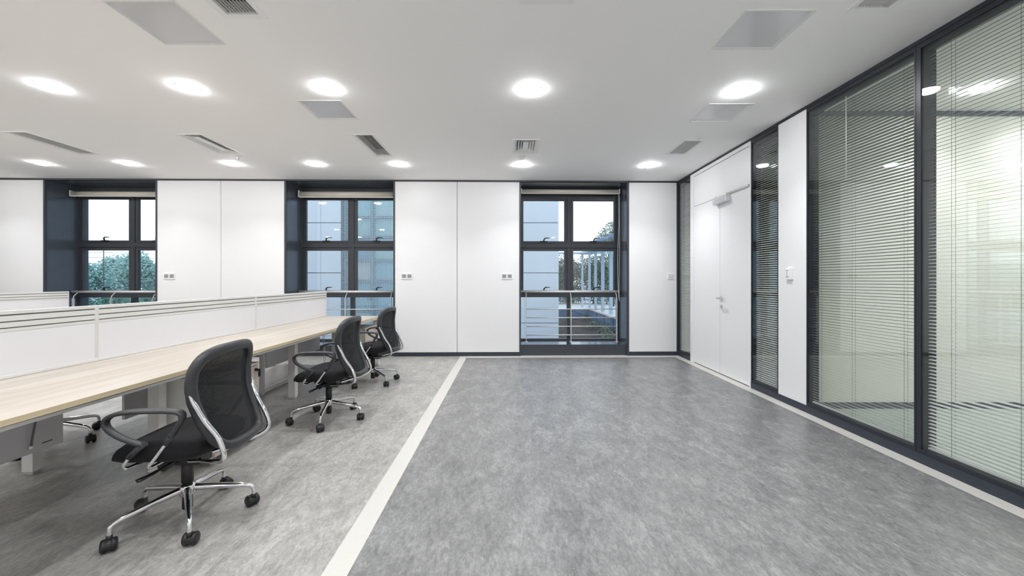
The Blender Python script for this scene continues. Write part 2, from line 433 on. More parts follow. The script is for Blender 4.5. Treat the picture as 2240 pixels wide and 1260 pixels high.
# ------------------------------------------------------------------ right wall: glazed partition, door, panel
YP = dict(p1=(ZR(1511), OY-.012), door=(ZR(1643), ZR(1511)), p2=(ZR(1702), ZR(1643)), panel=(ZR(1764), ZR(1702)),
          p3=(2.876, ZR(1764)), p4=(1.78, 2.853), rest=(YF-.1, 1.75))
WT = .112
mb = MB()
y0, y1 = YP['panel']; mb.box(XR+.012, XR+WT, y0, y1, 0, H)
y0, y1 = YP['rest']; mb.box(XR+.012, XR+WT, y0, y1+.03, 0, H)
wall_right = struct(mb.build('wall_right', M_darkp))
y0, y1 = YP['panel']; MB().box(XR, XR+.02, y0+.003, y1-.003, .07, H-.03).build('panel', M_wall, wall_right, bevel=.002)
y0, y1 = YP['rest']
for k in range(6): MB().box(XR, XR+.02, y1-k-.98, y1-k-.004, .07, H-.03).build('panel', M_wall, wall_right)
MB().box(XR+.002, XR+WT, 2.853, 2.876, 0, H).build('mullion', M_frame, wall_right)
# top trim and baseboard (broken at the door)
struct(MB().box(XR-.006, XR+WT, YF-.1, OY+.02, H-.03, H).build('trim_2', M_frame))
mb = MB(); mb.box(XR-.004, XR+WT, YF-.1, YP['door'][0], 0, .07).box(XR-.004, XR+WT, YP['door'][1], OY+.02, 0, .07)
struct(mb.build('baseboard_right', M_base))

def glazed(n, y0, y1, left_flange=.012):
    W = obj('window_%d' % n, None, None, (XR, y0, .07)); struct(W)
    L_ = y1-y0; h = H-.03-.07
    mb = MB(); fl = .012
    mb.box(0, WT, 0, fl, 0, h).box(0, WT, L_-fl, L_, 0, h).box(0, WT, fl, L_-fl, 0, .03).box(0, WT, fl, L_-fl, h-.035, h)
    mb.build('frame', M_frame, W)
    MB().box(.006, .012, fl, L_-fl, .03, h-.035).build('glass_pane', M_part, W)
    MB().box(WT-.012, WT-.006, fl, L_-fl, .03, h-.035).build('glass_pane', M_part, W)
    return W
glazed(4, *YP['p1']); glazed(5, *YP['p2']); glazed(6, *YP['p3']); glazed(7, *YP['p4'])

def venetian(y0, y1, tilt, label, cords, bulge=0.0):
    z1 = H-.03-.04; zb = .07+.034
    t = thing('venetian_blind', label, 'blind', (XR+WT/2, (y0+y1)/2, zb), None, 'venetian blinds between the partition glass')
    hl = (y1-y0)/2-.02
    MB().box(-.014, .014, -hl, hl, z1-zb-.03, z1-zb).build('head_rail', M_frame, t)
    MB().box(-.012, .012, -hl, hl, .002, .014).build('bottom_rail', M_slat, t)
    # one curved slat, shared by all
    mb = MB(); wd = .0125; n = 4; rows = []
    for k in range(n+1):
        x = -wd+2*wd*k/n; z = .0022*(1-(x/wd)**2)
        rows.append((x*cos(tilt)-z*sin(tilt), x*sin(tilt)+z*cos(tilt)))
    up = [[(x, y, z) for x, z in rows] for y in (-hl, hl)]
    top = len(mb.v); mb.v += up[0]+up[1]
    for k in range(n): mb.f.append((k, k+1, n+1+k+1, n+1+k)); mb.sm.append(True)
    q = len(mb.v); mb.v += [(x, y, z-.0005) for x, y, z in up[0]+up[1]]
    for k in range(n): mb.f.append((q+k, q+n+1+k, q+n+1+k+1, q+k+1)); mb.sm.append(True)
    pitch = .0252; z = .03; o = None
    while z < z1-zb-.04:
        if o is None:
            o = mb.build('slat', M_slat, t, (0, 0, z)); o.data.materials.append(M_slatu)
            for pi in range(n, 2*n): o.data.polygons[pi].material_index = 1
        else:
            c = o.copy(); COL.objects.link(c); c.parent = t; c.location = (0, 0, z)
        z += pitch
    mb = MB()
    for y in cords:
        for x in (-.0135, .0135): mb.tube([(x, y-(y0+y1)/2, .01), (x, y-(y0+y1)/2, z1-zb-.02)], .0011, 5)
    mb.build('ladder_cord', M_cord, t)
    if hl > .4 and tilt < 0:
        yy = hl-.4; MB().tube([(-.02, yy, z1-zb-.03), (-.02, yy, z1-zb-.75)], .0035, 6).build('tilt_wand', M_white, t)
    return t
def dv(a, fr): return a[0]+(a[1]-a[0])*fr
venetian(*YP['p1'], radians(38), 'narrow venetian blind in the slim glass strip at the room corner', [dv(YP['p1'], .25), dv(YP['p1'], .75)])
venetian(*YP['p2'], radians(32), 'narrow venetian blind in the glass strip right of the white door', [dv(YP['p2'], .2), dv(YP['p2'], .75)])
venetian(*YP['p3'], radians(-15), 'wide venetian blind in the glass bay right of the thermostat panel', [dv(YP['p3'], .12), dv(YP['p3'], .55), dv(YP['p3'], .9)])
venetian(*YP['p4'], radians(13), 'widest and nearest venetian blind at the right edge of the room', [dv(YP['p4'], .1), dv(YP['p4'], .5), dv(YP['p4'], .84)])

# door
dy0, dy1 = YP['door']
D = obj('door_1', None, None, (XR, dy0, 0)); struct(D)
LD = dy1-dy0
jl = ZR(1511.5)-ZR(1518.5)
mb = MB(); mb.box(-.008, WT, LD-jl, LD, 0, H-.03).box(-.008, WT, 0, .022, 0, H-.03).box(-.008, WT, .022, LD-jl, H-.078, H-.03)
mb.build('door_frame', M_wall, D, bevel=.003)
sp = ZR(1574)-dy0; zt = 2.455
MB().box(.002, .05, .026, LD-jl-.004, zt+.006, H-.084).build('transom_panel', M_wall, D, bevel=.002)
leaf = MB().box(.002, .05, .026, sp-.003, .012, zt).build('door_leaf', M_wall, D, bevel=.002)
MB().box(.002, .05, sp+.003, LD-jl-.004, .012, zt).build('door_leaf', M_wall, D, bevel=.002)
MB().box(.01, .05, .022, LD-jl, 0, .01).build('threshold', M_dark, D)
# handle set
zh = 1.055; yh = sp-.045
hm = MB(); hm.tube([(.002, yh, zh), (-.012, yh, zh)], .027, 20); hm.tube([(-.01, yh, zh), (-.06, yh, zh)], .010, 12)
hm.tube(bez([(-.055, yh, zh), (-.066, yh+.01, zh), (-.066, yh-.04, zh-.002), (-.062, yh-.125, zh-.004)], 5), .0105, 12)
hm.build('lever_handle', M_chrome, leaf)
hm = MB(); hm.tube([(.002, yh, zh-.11), (-.009, yh, zh-.11)], .024, 20); hm.tube([(-.009, yh, zh-.11), (-.013, yh, zh-.112)], .010, 12); hm.box(-.0135, -.0128, yh-.002, yh+.002, zh-.122, zh-.104)
hm.build('lock_rose', M_steel, leaf)
# overhead closer with track arm
cy0, cy1 = ZR(1597)-dy0, ZR(1568)-dy0
cl = MB().box(-.062, .002, cy0, cy1, zt-.105, zt-.035).build('door_closer', pm('silver_closer', (214, 216, 219), .35, .4), leaf, bevel=.006)
mb = MB(); mb.box(-.05, -.038, cy0+.02, cy1-.02, zt-.032, zt-.018); mb.tube([(-.03, cy1-.03, zt-.035), (-.03, cy1-.03, zt+.02)], .008, 10)
mb.tube([(-.03, cy0+.04, zt-.035), (-.03, cy0+.04, zt+.012)], .012, 10)
mb.build('closer_arm', M_steel, cl)
MB().box(-.02, .002, .03, cy0+.03, zt-.012, zt+.012).build('closer_track', M_alu, leaf)
# thermostat
t = thing('thermostat', 'small white thermostat with tiny printed lines on narrow white panel right of the door', 'thermostat', (XR, ZR(1729), 1.365), None)
MB().box(-.024, 0, -.045, .045, -.06, .06).build('housing', M_white, t, bevel=.004)
MB().box(-.026, -.023, -.012, .036, -.035, .045).build('label_plate', pm('label_white', (247, 247, 248), .5), t)
mb = MB()
for z, a, b in ((.036, -.006, .032), (.018, .004, .022), (.004, .008, .02), (-.012, .006, .02), (-.027, -.008, .033)): mb.box(-.0268, -.0255, a, b, z-.003, z+.003)
mb.build('printed_lines', M_ink, t)

# ------------------------------------------------------------------ remaining walls and the offices behind the partition
struct(MB().box(XL-.15, XL, YF-.1, 7.2, 0, H).build('wall_left', M_wall))
struct(MB().box(XL-.15, XR+WT, YF-.15, YF, 0, H).build('wall_front', M_wall))
RX = 7.6; PY = 4.06
struct(MB().box(XR+WT, RX+.2, PY, PY+.1, 0, H).build('wall_office_back', M_room))
struct(MB().box(XR+WT, RX, PY-.012, PY, 0, .062).build('baseboard_office', M_base))
struct(MB().box(XR+WT, RX, PY-.012, PY, H-.05, H).build('trim_3', M_dark))
struct(MB().box(RX, RX+.15, YF-.15, 7.1, 0, H).build('wall_office_right', M_room))
struct(MB().box(XR+WT, RX+.2, YF-.15, YF, 0, H).build('wall_office_front', M_room))
struct(MB().box(XR+.02, RX+.2, 6.93, 7.05, 0, H).build('wall_meeting_back', M_room))
struct(MB().box(XR+.02, RX+.2, YF-.15, 7.05, -.06, .0).build('floor_office', M_carpet))
struct(MB().box(XR+.01, RX+.2, YF-.15, 7.05, H, H+.09).build('ceiling_office', M_ceil))

# ------------------------------------------------------------------ ceiling fittings
ring = MB(); rp = [(.0765, -.0005), (.080, -.002), (.094, -.002), (.096, 0)]
ring.ring([[(r*cos(2*pi*j/28), r*sin(2*pi*j/28), z) for j in range(28)] for r, z in rp], caps=False)
dome = MB().lathe([(.0001, -.024), (.04, -.0235), (.062, -.021), (.071, -.016), (.0745, -.009), (.0755, 0)], 28)
me_r = me_d = None
cols = [(-6.83, 'seventh'), (-5.58, 'sixth'), (-4.06, 'fifth'), (-2.85, 'fourth'), (-1.62, 'third'), (.20, 'second'), (2.09, 'first')]
rows = [(5.955, 'row nearest the window wall', 1), (3.61, 'nearer row above the desks', 1), (1.27, '', 0), (-1.07, '', 0), (-3.2, '', 0)]
lamp0 = None; CACHE_L = {}
def lamp(x, y, lab, grp):
    global lamp0
    if lamp0 is None:
        t = thing('downlight', lab, 'ceiling light', (x, y, H), None, grp)
        ring.build('trim_ring', M_white, t); dome.build('diffuser', M_lamp, t); lamp0 = t
        la = bpy.data.lights.new('beam', 'AREA'); la.shape = 'DISK'; la.size = .13; la.energy = BEAM; la.spread = radians(112); la.color = (.97, .98, 1.0)
        obj('beam', la, t, (0, 0, -.027)); return t
    c = copy_tree(lamp0); c.location = (x, y, H); c['label'] = lab; c['group'] = grp
    if -.5 < x < 3:
        for ch in c.children:
            if ch.name.startswith('diffuser'):
                if 'd' not in CACHE_L: CACHE_L['d'] = ch.data.copy(); CACHE_L['d'].materials[0] = M_lampr
                ch.data = CACHE_L['d']
            if ch.type == 'LIGHT':
                if 'beam_r' not in CACHE_L: CACHE_L['beam_r'] = ch.data.copy(); CACHE_L['beam_r'].energy = BEAM_R
                ch.data = CACHE_L['beam_r']
    return c
ordn = ['first', 'second', 'third', 'fourth', 'fifth', 'sixth', 'seventh']
for (y, rn, vis) in rows:
    for k, (x, o_) in enumerate(cols):
        dy = (x-2.09)*.012
        if y > 5: lab = 'lit round downlight, %s from the right in the far row along the windows' % ordn[6-k]
        elif y > 3 and x > -4.5: lab = 'lit round downlight, %s from the right in the near row above the desks' % ordn[6-k]
        else: lab = 'lit round downlight out of view behind or beside the camera'
        lamp(x, y+dy, lab, 'round downlights of the open office' if 'out of' not in lab else 'downlights out of view')
    for x in (-8.2,): lamp(x, y-.1, 'lit round downlight out of view behind or beside the camera', 'downlights out of view')
lamp(4.22, 3.69-.12, 'lit round downlight in the side office seen through the nearest blind', 'downlights of the side office')
for x, y in ((4.22, 1.3), (5.4, 3.57), (6.6, 3.57), (5.4, 1.3), (6.6, 1.3), (4.22, -1.1), (6.2, -1.1), (5.4, 2.4)):  # unseen lamps, added to brighten the side office behind the partition
    oc = lamp(x, y, 'unseen round downlight added to brighten the side office', 'unseen downlights added in the side office')
    for ch in oc.children:
        if ch.type == 'LIGHT':
            if 'o' not in CACHE_L: CACHE_L['o'] = ch.data.copy(); CACHE_L['o'].energy = 9.5; CACHE_L['o'].spread = radians(150)
            ch.data = CACHE_L['o']

VL = ['long slatted air vent at the far left of the ceiling', 'rectangular diffuser vent with nested frames above the tree-side wall panels',
      'slatted air vent above the middle window', 'small square diffuser with nested frames beside the smoke detector',
      'small fine-slatted air vent above the white door corner', 'slatted air vent cut by the top edge near the left hatch',
      'slatted air vent at the top right near the blinds', 'nested-frame diffuser cut by the top edge above the centre']
for k, (kind, x0, x1, y0, y1) in enumerate(VENTS):
    cx, cy = (x0+x1)/2, (y0+y1)/2; a, b = (x1-x0)/2, (y1-y0)/2
    t = thing('air_vent', VL[k], 'vent', (cx, cy, H), None, 'air vents in the ceiling')
    mb = MB()
    def frame_ring(mb, a, b, wdt, z0, z1, zi=None):
        zi = z0 if zi is None else zi
        o = [(-a, -b), (a, -b), (a, b), (-a, b)]; i_ = [(-a+wdt, -b+wdt), (a-wdt, -b+wdt), (a-wdt, b-wdt), (-a+wdt, b-wdt)]
        q = len(mb.v)
        for pts, z in ((o, z1), (o, z0), (i_, zi), (i_, zi+(z1-z0))): mb.v += [(x, y, z) for x, y in pts]
        for r in range(3):
            for e in range(4):
                f = (e+1) % 4; mb.f.append((q+r*4+e, q+r*4+f, q+r*4+4+f, q+r*4+4+e)); mb.sm.append(False)
    frame_ring(mb, a, b, FR+.002, -.009, .001, -.004)
    mb.build('vent_frame', M_white, t)
    ia, ib = a-FR, b-FR
    MB().box(-ia-.01, ia+.01, -ib-.01, ib+.01, .085, .09).build('duct', M_void, t)
    if kind == 'lin':
        ns = max(8, round(2*ia/.0215)); st = 2*ia/ns; s0 = None
        sm = MB(); R = Matrix.Rotation(radians(62), 3, 'Y')
        sm.box(-.0085, .0085, -ib, ib, -.0012, .0012, R)
        for q in range(ns):
            xx = -ia+st*(q+.5)
            if s0 is None: s0 = sm.build('slat', M_alup, t, (xx, 0, .012))
            else:
                c = s0.copy(); COL.objects.link(c); c.parent = t; c.location = (xx, 0, .012)
    else:
        for q in range(4):
            sa, sb = ia-.004-q*ia*.235, ib-.004-q*ia*.235
            mb = MB()
            if q < 3: frame_ring(mb, sa, sb, ia*.17, -.003+.003*q, -.0015+.003*q, .018+.003*q)
            else:
                mb.box(-sa, sa, -sb, sb, .004, .012)
            mb.build('nested_vane', M_white, t)
HL = ['square ceiling hatch at the top left above the nearest desks', 'square grey ceiling hatch just behind the third near downlight',
      'square glossy ceiling hatch at the top right', 'square ceiling hatch behind the near right downlight']
for k, (x0, x1, y0, y1) in enumerate(HATCH):
    cx, cy = (x0+x1)/2, (y0+y1)/2; a, b = (x1-x0)/2, (y1-y0)/2
    t = thing('ceiling_hatch', HL[k], 'hatch', (cx, cy, H), None, 'access hatches in the ceiling')
    mb = MB(); frame_ring(mb, a+.004, b+.004, .012, -.004, .004); mb.build('hatch_frame', M_alup, t)
    MB().box(-a+.012, a-.012, -b+.012, b-.012, .004, .016).build('hatch_panel', M_hatch, t)
t = thing('smoke_detector', 'small white smoke detector between square diffuser and far downlight', 'smoke detector', (.171, 5.56, H))
MB().lathe([(.052, 0), (.052, -.012), (.045, -.016), (.04, -.034), (.022, -.044), (.0001, -.046)], 24).build('detector_body', M_white, t)
MB().box(-.006, .006, -.043, -.037, -.03, -.02).build('indicator', M_rocker, t)
for x, y, lab in ((-3.76, 5.57, 'tiny ceiling sprinkler head by the nested-frame diffuser on the left'), (2.26, 4.77, 'tiny ceiling sprinkler head in front of the vent above the door corner')):
    t = thing('sprinkler_head', lab, 'sprinkler', (x, y, H), None, 'ceiling sprinkler heads')
    MB().lathe([(.03, 0), (.028, -.005), (.01, -.007), (.008, -.03), (.0001, -.031)], 16).build('cover', M_white, t)
    MB().lathe([(.016, -.030), (.016, -.033), (.0001, -.034)], 16).build('deflector', M_steel, t)

# ------------------------------------------------------------------ workstation benches
HD = .755; XE, XS = -1.966, -2.795; YE = 6.10; MOD = 1.70; HALF = XS and (XE-XS)
YS = YE-3*MOD
def make_bench():
    t = thing('workstation_bench', 'long pale oak topped bench of desks in front with aluminium legs', 'desk', (XS, YS, 0), None, 'desk benches')
    L_ = YE-YS
    for s in (-1, 1):
        top = MB().box(s*.022, s*(HALF-.0015), 0, L_, HD-.025, HD).build('tabletop', M_oak, t, bevel=.0012)
        MB().box(s*(HALF-.0015), s*HALF, 0, L_, HD-.025, HD).build('edge_band', M_oakedge, top)
        MB().box(s*(HALF-.030), s*(HALF-.008), .01, L_-.01, HD-.045, HD-.029).build('front_rail', M_alu, t)
        # shadow gap strip between top and rail
        MB().box(s*(HALF-.04), s*(HALF-.014), .01, L_-.01, HD-.030, HD-.024).build('gap_strip', M_groove, t)
    MB().box(-.022, .022, 0, L_, HD-.05, HD-.001).build('centre_channel', M_alu, t)
    # leg frames: set in at the module joints, flush at the two ends
    for k, yy in enumerate((.0, MOD, 2*MOD, 3*MOD-.06)):
        inset = .37 if 0 < k < 3 else 0.0
        yc = yy+(.0 if k in (0, 3) else -.03)
        for s in (-1, 1):
            xa = s*(HALF-inset)
            lg = MB(); lg.box(xa, xa-s*.075, yc, yc+.06, .018, HD-.03); o = lg.build('leg', M_alup, t, bevel=.002)
            MB().box(xa-s*.006, xa-s*.069, yc+.006, yc+.054, 0, .018).build('foot', M_alu, o)
        MB().box(-HALF+inset+.075, HALF-inset-.075, yc+.01, yc+.05, HD-.075, HD-.03).build('cross_beam', M_alup, t)
    for k in range(3):
        y0 = k*MOD+.20; y1 = (k+1)*MOD-.20
        p = MB().box(-.009, .009, y0, y1, .288, HD-.05).build('modesty_panel', M_grey, t)
        MB().box(.009, .011, y1-.112, y1-.058, .325, .330).build('cable_slot', M_black, p)
    # white floor raceway between the leg frames
    for k in (2,):
        MB().box(-.055, -.02, k*MOD+.05, (k+1)*MOD-.1, 0, .045).build('floor_raceway', M_alup, t, bevel=.004)
    for k in (2,):
        MB().box(-.02, .02, k*MOD+.11, k*MOD+.15, 0, HD-.05).build('cable_riser', M_grey, t)
    return t
bench = make_bench()
bench2 = copy_tree(bench); bench2.location.x = XS-3.925
bench2['label'] = 'second desk bench farther left, mostly hidden behind the front dividers'

ZT = 1.13
def make_divider():
    t = thing('desk_divider', '', 'desk divider', (XS, YS, HD), None, 'privacy dividers along the desk benches')
    L_ = MOD; h = ZT-HD
    for yy in (0, L_-.012):
        pb = MB(); pb.box(-.016, .016, yy, yy+.0115, 0, h); pb.box(-.018, .018, yy+.003, yy+.008, 0, h-.002)
        pb.build('end_post', M_alup, t, bevel=.001)
    MB().box(-.022, .022, .0, L_, 0, .02).build('base_rail', M_white, t, bevel=.002)
    z = h; lo = h-.117
    MB().box(-.014, .014, .012, L_-.012, .02, lo-.001).build('board', M_scr, t, bevel=.001)
    MB().box(-.007, .007, .012, L_-.012, lo, h-.02).build('recess_strip', M_groove, t)
    for k, (a, b) in enumerate(((h-.020, h), (h-.058, h-.0285), (h-.0925, h-.0652), (lo, h-.099))):
        MB().box(-.0155, .0155, .012, L_-.012, a, b).build('rail_slat', M_alup, t, bevel=.0015)
    return t
dv0 = make_divider()
DLAB = ['nearest white desk divider with grooved rail, cut by the left frame edge', 'middle white desk divider with grooved top rail on the front bench',
        'farthest white desk divider on the front bench, ending before the window']
for b, x in ((0, XS), (1, XS-3.925)):
    for k in range(3):
        c = dv0 if (b == 0 and k == 0) else copy_tree(dv0)
        c.location = (x, YS+k*MOD, HD)
        c['label'] = DLAB[k] if b == 0 else ['white divider of the back bench out of view at left, nearest one', 'white divider of the back bench out of view at left, middle one', 'white desk divider of the back bench, its end standing before the tree window'][k]

# cables under the desks
t = thing('power_cable', 'grey cable hanging in front of the modesty panel at the lower left', 'cable', (XS+.05, 2.33, 0))
y = 0
tag(t, t['label'], 'cable')
MB().tube(bez([(.0, 0, HD-.05), (-.012, .004, .62), (-.018, .007, .5), (-.022, -.006, .39), (-.025, -.011, .335), (-.03, -.011, .325)], 6), .0052, 8).build('cord', pm('grey_cord', (110, 106, 106), .6), t)
MB().tube([(-.024, -.011, .340), (-.024, -.011, .322)], .010, 10).build('grommet', M_white, t)
t = thing('data_cable', 'thin white cable hanging to the floor at the far desk bay', 'cable', (XS+.05, 5.87, 0))
MB().tube(bez([(0, 0, .70), (.01, .03, .55), (-.01, .05, .40), (.02, .04, .28), (.0, .06, .12), (.02, .05, .006)], 6), .004, 6).build('cord', M_white, t)
MB().tube(bez([(.0, .02, .68), (.02, .04, .5), (.0, .07, .36), (.03, .06, .2), (.01, .08, .05), (.04, .07, .006)], 6), .004, 6).build('cord', M_white, t)

# drawer pedestals
def make_ped(loc, label):
    t = thing('drawer_pedestal', label, 'drawer unit', loc, None, 'mobile drawer pedestals')
    # x: front at 0 (faces +x), depth to -x; y: width
    D_, W_ = .46, .50
    b = MB(); z0, z1 = .055, .612
    b.box(-D_, -.018, 0, .016, z0, z1).box(-D_, -.018, W_-.016, W_, z0, z1).box(-D_, -D_+.01, .016, W_-.016, z0, z1).box(-D_+.01, -.018, .016, W_-.016, z0, z0+.016)
    b.build('carcass', M_alup, t, bevel=.002)
    MB().box(-D_, 0, 0, W_, z1, .634).build('pedestal_top', M_oak, t, bevel=.0015)
    hs = [(.062, .262), (.266, .436), (.440, .606)]
    for k, (a, c) in enumerate(hs):
        d = MB().box(-.017, 0, .006, W_-.004, a, c).build('drawer_front', M_oak, t, bevel=.0015)
        if k == 2:
            lk = MB(); yl = W_-.045; zl = c-.028
            lk.tube([(0, yl, zl), (.014, yl, zl)], .012, 12); lk.box(.014, .04, yl-.003, yl+.003, zl-.012, zl+.006); lk.box(.03, .035, yl-.012, yl+.012, zl-.055, zl-.012)
            lk.build('drawer_lock', M_black, d)
    for (x, y) in ((-.05, .05), (-.05, W_-.05), (-D_+.05, .05), (-D_+.05, W_-.05)):
        MB().tube([(x, y-.012, .026), (x, y+.012, .026)], .026, 14).box(x-.018, x+.018, y-.018, y+.018, .045, .056).build('castor', M_groove, t)
    return t
make_ped((-2.05, 2.78, 0), 'pale oak fronted mobile drawer unit behind the nearest chair')
make_ped((-1.985, 5.52, 0), 'pale oak fronted mobile drawer unit at the far desk end by the farthest chair')

# ------------------------------------------------------------------ office chairs
CACHE = {}
def part(name, mat, parent, make, loc=(0, 0, 0), rot=None):
    key = name+mat.name+make.__name__
    if key not in CACHE:
        r = make(); mb, uv = r if isinstance(r, tuple) else (r, None)
        o = mb.build(name, mat, parent, loc, rot, uv=uv); CACHE[key] = o.data; return o
    return obj(name, CACHE[key], parent, loc, rot)

def prof_u(z):                  # side profile of the backrest
    K = [(.40, -.285), (.45, -.270), (.52, -.243), (.60, -.205), (.68, -.180), (.76, -.172), (.84, -.180), (.90, -.195), (.96, -.218)]
    for (a, ua), (b, ub) in zip(K, K[1:]):
        if z <= b:
            t = (z-a)/(b-a); return ua+(ub-ua)*t-.020
    return K[-1][1]-.020
def wid(z):
    K = [(.42, .188), (.50, .197), (.62, .213), (.75, .230), (.86, .237), (.96, .228)]
    for (a, ua), (b, ub) in zip(K, K[1:]):
        if z <= b: return ua+(ub-ua)*max(0, (z-a)/(b-a))
    return K[-1][1]
ZB0, ZB1 = .437, .926
def bsurf(s, q, sc=1.0):        # s, q in -1..1 -> back surface point
    z = (ZB0+ZB1)/2+q*(ZB1-ZB0)/2*sc
    crown = .012*(1-s*s)*max(0, q)**3
    y = s*wid(z)*sc
    return Vector((prof_u(z)+.035*(s*s-.5), y, z+crown))
def sup(th, n=5.0):
    c, s_ = cos(th), sin(th)
    return (abs(c)**(2/n)*(1 if c >= 0 else -1), abs(s_)**(2/n)*(1 if s_ >= 0 else -1))
def m_backframe():
    mb = MB(); N = 72; P = [bsurf(*sup(2*pi*k/N+.001)) for k in range(N)]
    # resample evenly
    d = [0]
    for k in range(N): d.append(d[-1]+(P[(k+1) % N]-P[k]).length)
    Q = []; M = 72; j = 0
    for k in range(M):
        t = d[-1]*k/M
        while d[j+1] < t: j += 1
        f = (t-d[j])/(d[j+1]-d[j]) if d[j+1] > d[j] else 0
        Q.append(P[j].lerp(P[(j+1) % N], f))
    cen = sum(Q, Vector())/M; rings = []
    for k in range(M):
        t = (Q[(k+1) % M]-Q[k-1]).normalized(); ax = Vector((1, 0, 0)); ax = (ax-t*ax.dot(t)).normalized(); b = t.cross(ax)
        q = (Q[k].z-cen.z)/.25
        wd = .023+.004*max(0, q) ; dp = .027-.004*max(0, q)
        rings.append([Q[k]+ax*(dp*abs(cos(2*pi*j/14))**.75*(1 if cos(2*pi*j/14) >= 0 else -1))+b*(wd*abs(sin(2*pi*j/14))**.75*(1 if sin(2*pi*j/14) >= 0 else -1)) for j in range(14)])
    mb.ring(rings, closed=True); return mb
def m_backmesh():
    mb = MB(); n = 20; uv = []
    for i in range(n+1):
        for j in range(n+1):
            s, q = -1+2*i/n, -1+2*j/n
            # squeeze the square grid to the rounded outline
            r = max(abs(s), abs(q)); 
            if r > 0:
                th = math.atan2(q, s); a, b = sup(th); s2, q2 = a*r, b*r
                k = .15 if r < 1 else 0
            else: s2 = q2 = 0
            p = bsurf(s2*.95, q2*.95); mb.v.append(tuple(p)); uv.append((p.y+1, p.z))
    for i in range(n):
        for j in range(n):
            a = i*(n+1)+j; mb.f.append((a, a+n+1, a+n+2, a+1)); mb.sm.append(True)
    return mb, uv
def m_seat():
    mb = MB(); N = 44; rings = []
    for sc, z in ((.02, .402), (.70, .398), (.90, .404), (.975, .420), (1.0, .440), (.985, .460), (.93, .478), (.82, .490), (.6, .497), (.3, .500), (.02, .501)):
        ring_ = []
        for k in range(N):
            a, b = sup(2*pi*k/N, 3.4)
            u = .022+.248*a*sc; v = .247*b*sc*(1-.05*a)
            f = max(0, (u-.06)/.19)
            dz = -.050*f**2 + .010*max(0, (-u-.1)/.12)**2 + (.008*(abs(v)/.25)**2 if z > .45 else 0)
            ring_.append((u, v, z+dz*(1 if z > .43 else .55)))
        rings.append(ring_)
    mb.ring(rings); return mb
def m_support_l(s=1):
    pts = [(prof_u(.735)+.012, s*(wid(.735)+.022), .735), (prof_u(.68)-.004, s*(wid(.68)+.020), .68), (prof_u(.60)-.014, s*(wid(.60)+.017), .60), (prof_u(.52)-.026, s*(wid(.52)+.015), .52),
           (prof_u(.46)-.030, s*.213, .452), (-.318, s*.208, .415), (-.295, s*.188, .388), (-.22, s*.14, .362), (-.10, s*.06, .335), (-.03, s*.035, .325)]
    P = bez(pts, 5); n = len(P)
    return MB().tube(P, [min(.0125, .004+.0018*k) for k in range(n)], 10)
def m_support_r(): return m_support_l(-1)
def m_armloop():
    pts = [(-.112, 0, .545), (-.142, 0, .595), (-.163, 0, .632), (-.154, 0, .658), (-.112, 0, .668), (0, 0, .671), (.10, 0, .666), (.16, 0, .650), (.186, 0, .622), (.168, 0, .582), (.115, 0, .545), (.05, 0, .518), (.012, 0, .508)]
    P = bez(pts, 5); rings = []; n = len(P)
    for k in range(n):
        t = (P[min(k+1, n-1)]-P[max(k-1, 0)]).normalized(); nn = Vector((-t.z, 0, t.x))
        f = k/(n-1); top = max(0, 1-abs(f-.42)/.38)
        hw = .017+.010*top; th = .0105
        ring_ = []
        for j in range(12):
            c, s_ = cos(2*pi*j/12), sin(2*pi*j/12)
            ring_.append(P[k]+Vector((0, 1, 0))*(hw*abs(c)**.6*(1 if c >= 0 else -1))+nn*(th*abs(s_)**.7*(1 if s_ >= 0 else -1)))
        rings.append(ring_)
    mb = MB(); mb.ring(rings)
    mb.tube([(.008, 0, .515), (.045, 0, .484), (.082, 0, .447)], [.016, .015, .0125], 12)
    mb.tube([(-.118, 0, .552), (-.085, 0, .508)], [.016, .013], 12)
    return mb
def m_armtubes(s=1):
    mb = MB()
    mb.tube(bez([(.072, 0, .458), (.100, 0, .418), (.108, -s*.006, .400), (.100, -s*.03, .390), (.09, -s*.17, .388)], 4), .0085, 10)
    mb.tube(bez([(-.095, 0, .522), (-.03, 0, .432), (-.004, -s*.004, .398), (-.004, -s*.03, .389), (-.005, -s*.17, .387)], 4), .0085, 10)
    return mb
def m_armtubes_r(): return m_armtubes(-1)
def m_mech():
    mb = MB(); mb.box(-.10, .10, -.075, .075, .350, .402).box(-.10, .04, -.045, .045, .308, .352)
    mb.tube([(.02, .05, .352), (.035, .13, .338)], .027, 14); mb.tube([(-.06, -.06, .345), (-.055, -.13, .335)], .024, 14)
    return mb
def m_lever():
    mb = MB(); mb.tube(bez([(-.02, .04, .362), (.0, .12, .352), (.03, .20, .335), (.06, .25, .325)], 4), [.006]*7+[.010]*3+[.013]*3, 8, flat=(.6, 1.3)); return mb
def m_column(): 
    return MB().lathe([(.0001, .055), (.023, .055), (.024, .06), (.024, .20), (.028, .20), (.028, .295), (.022, .302), (.0001, .302)], 20)
def m_rod(): return MB().lathe([(.0001, .29), (.015, .29), (.015, .33), (.0001, .33)], 14)
def m_hub(): return MB().lathe([(.0245, .128), (.036, .130), (.040, .145), (.040, .172), (.036, .186), (.028, .19), (.0245, .19)], 24)
def m_arm():
    P = bez([(.03, 0, .163), (.10, 0, .155), (.20, 0, .140), (.272, 0, .127), (.303, 0, .113), (.311, 0, .090), (.311, 0, .068)], 5)
    n = len(P); return MB().tube(P, [.0195-.0085*min(1, k/(n*.62)) for k in range(n)], 12)
def m_wheel():
    mb = MB(); pr = [(.0001, -.013), (.024, -.013), (.0302, -.008), (.0312, 0), (.0302, .008), (.024, .013), (.0001, .013)]
    mb.ring([[(r*cos(2*pi*j/20), h, r*sin(2*pi*j/20)) for j in range(20)] for r, h in pr]); return mb
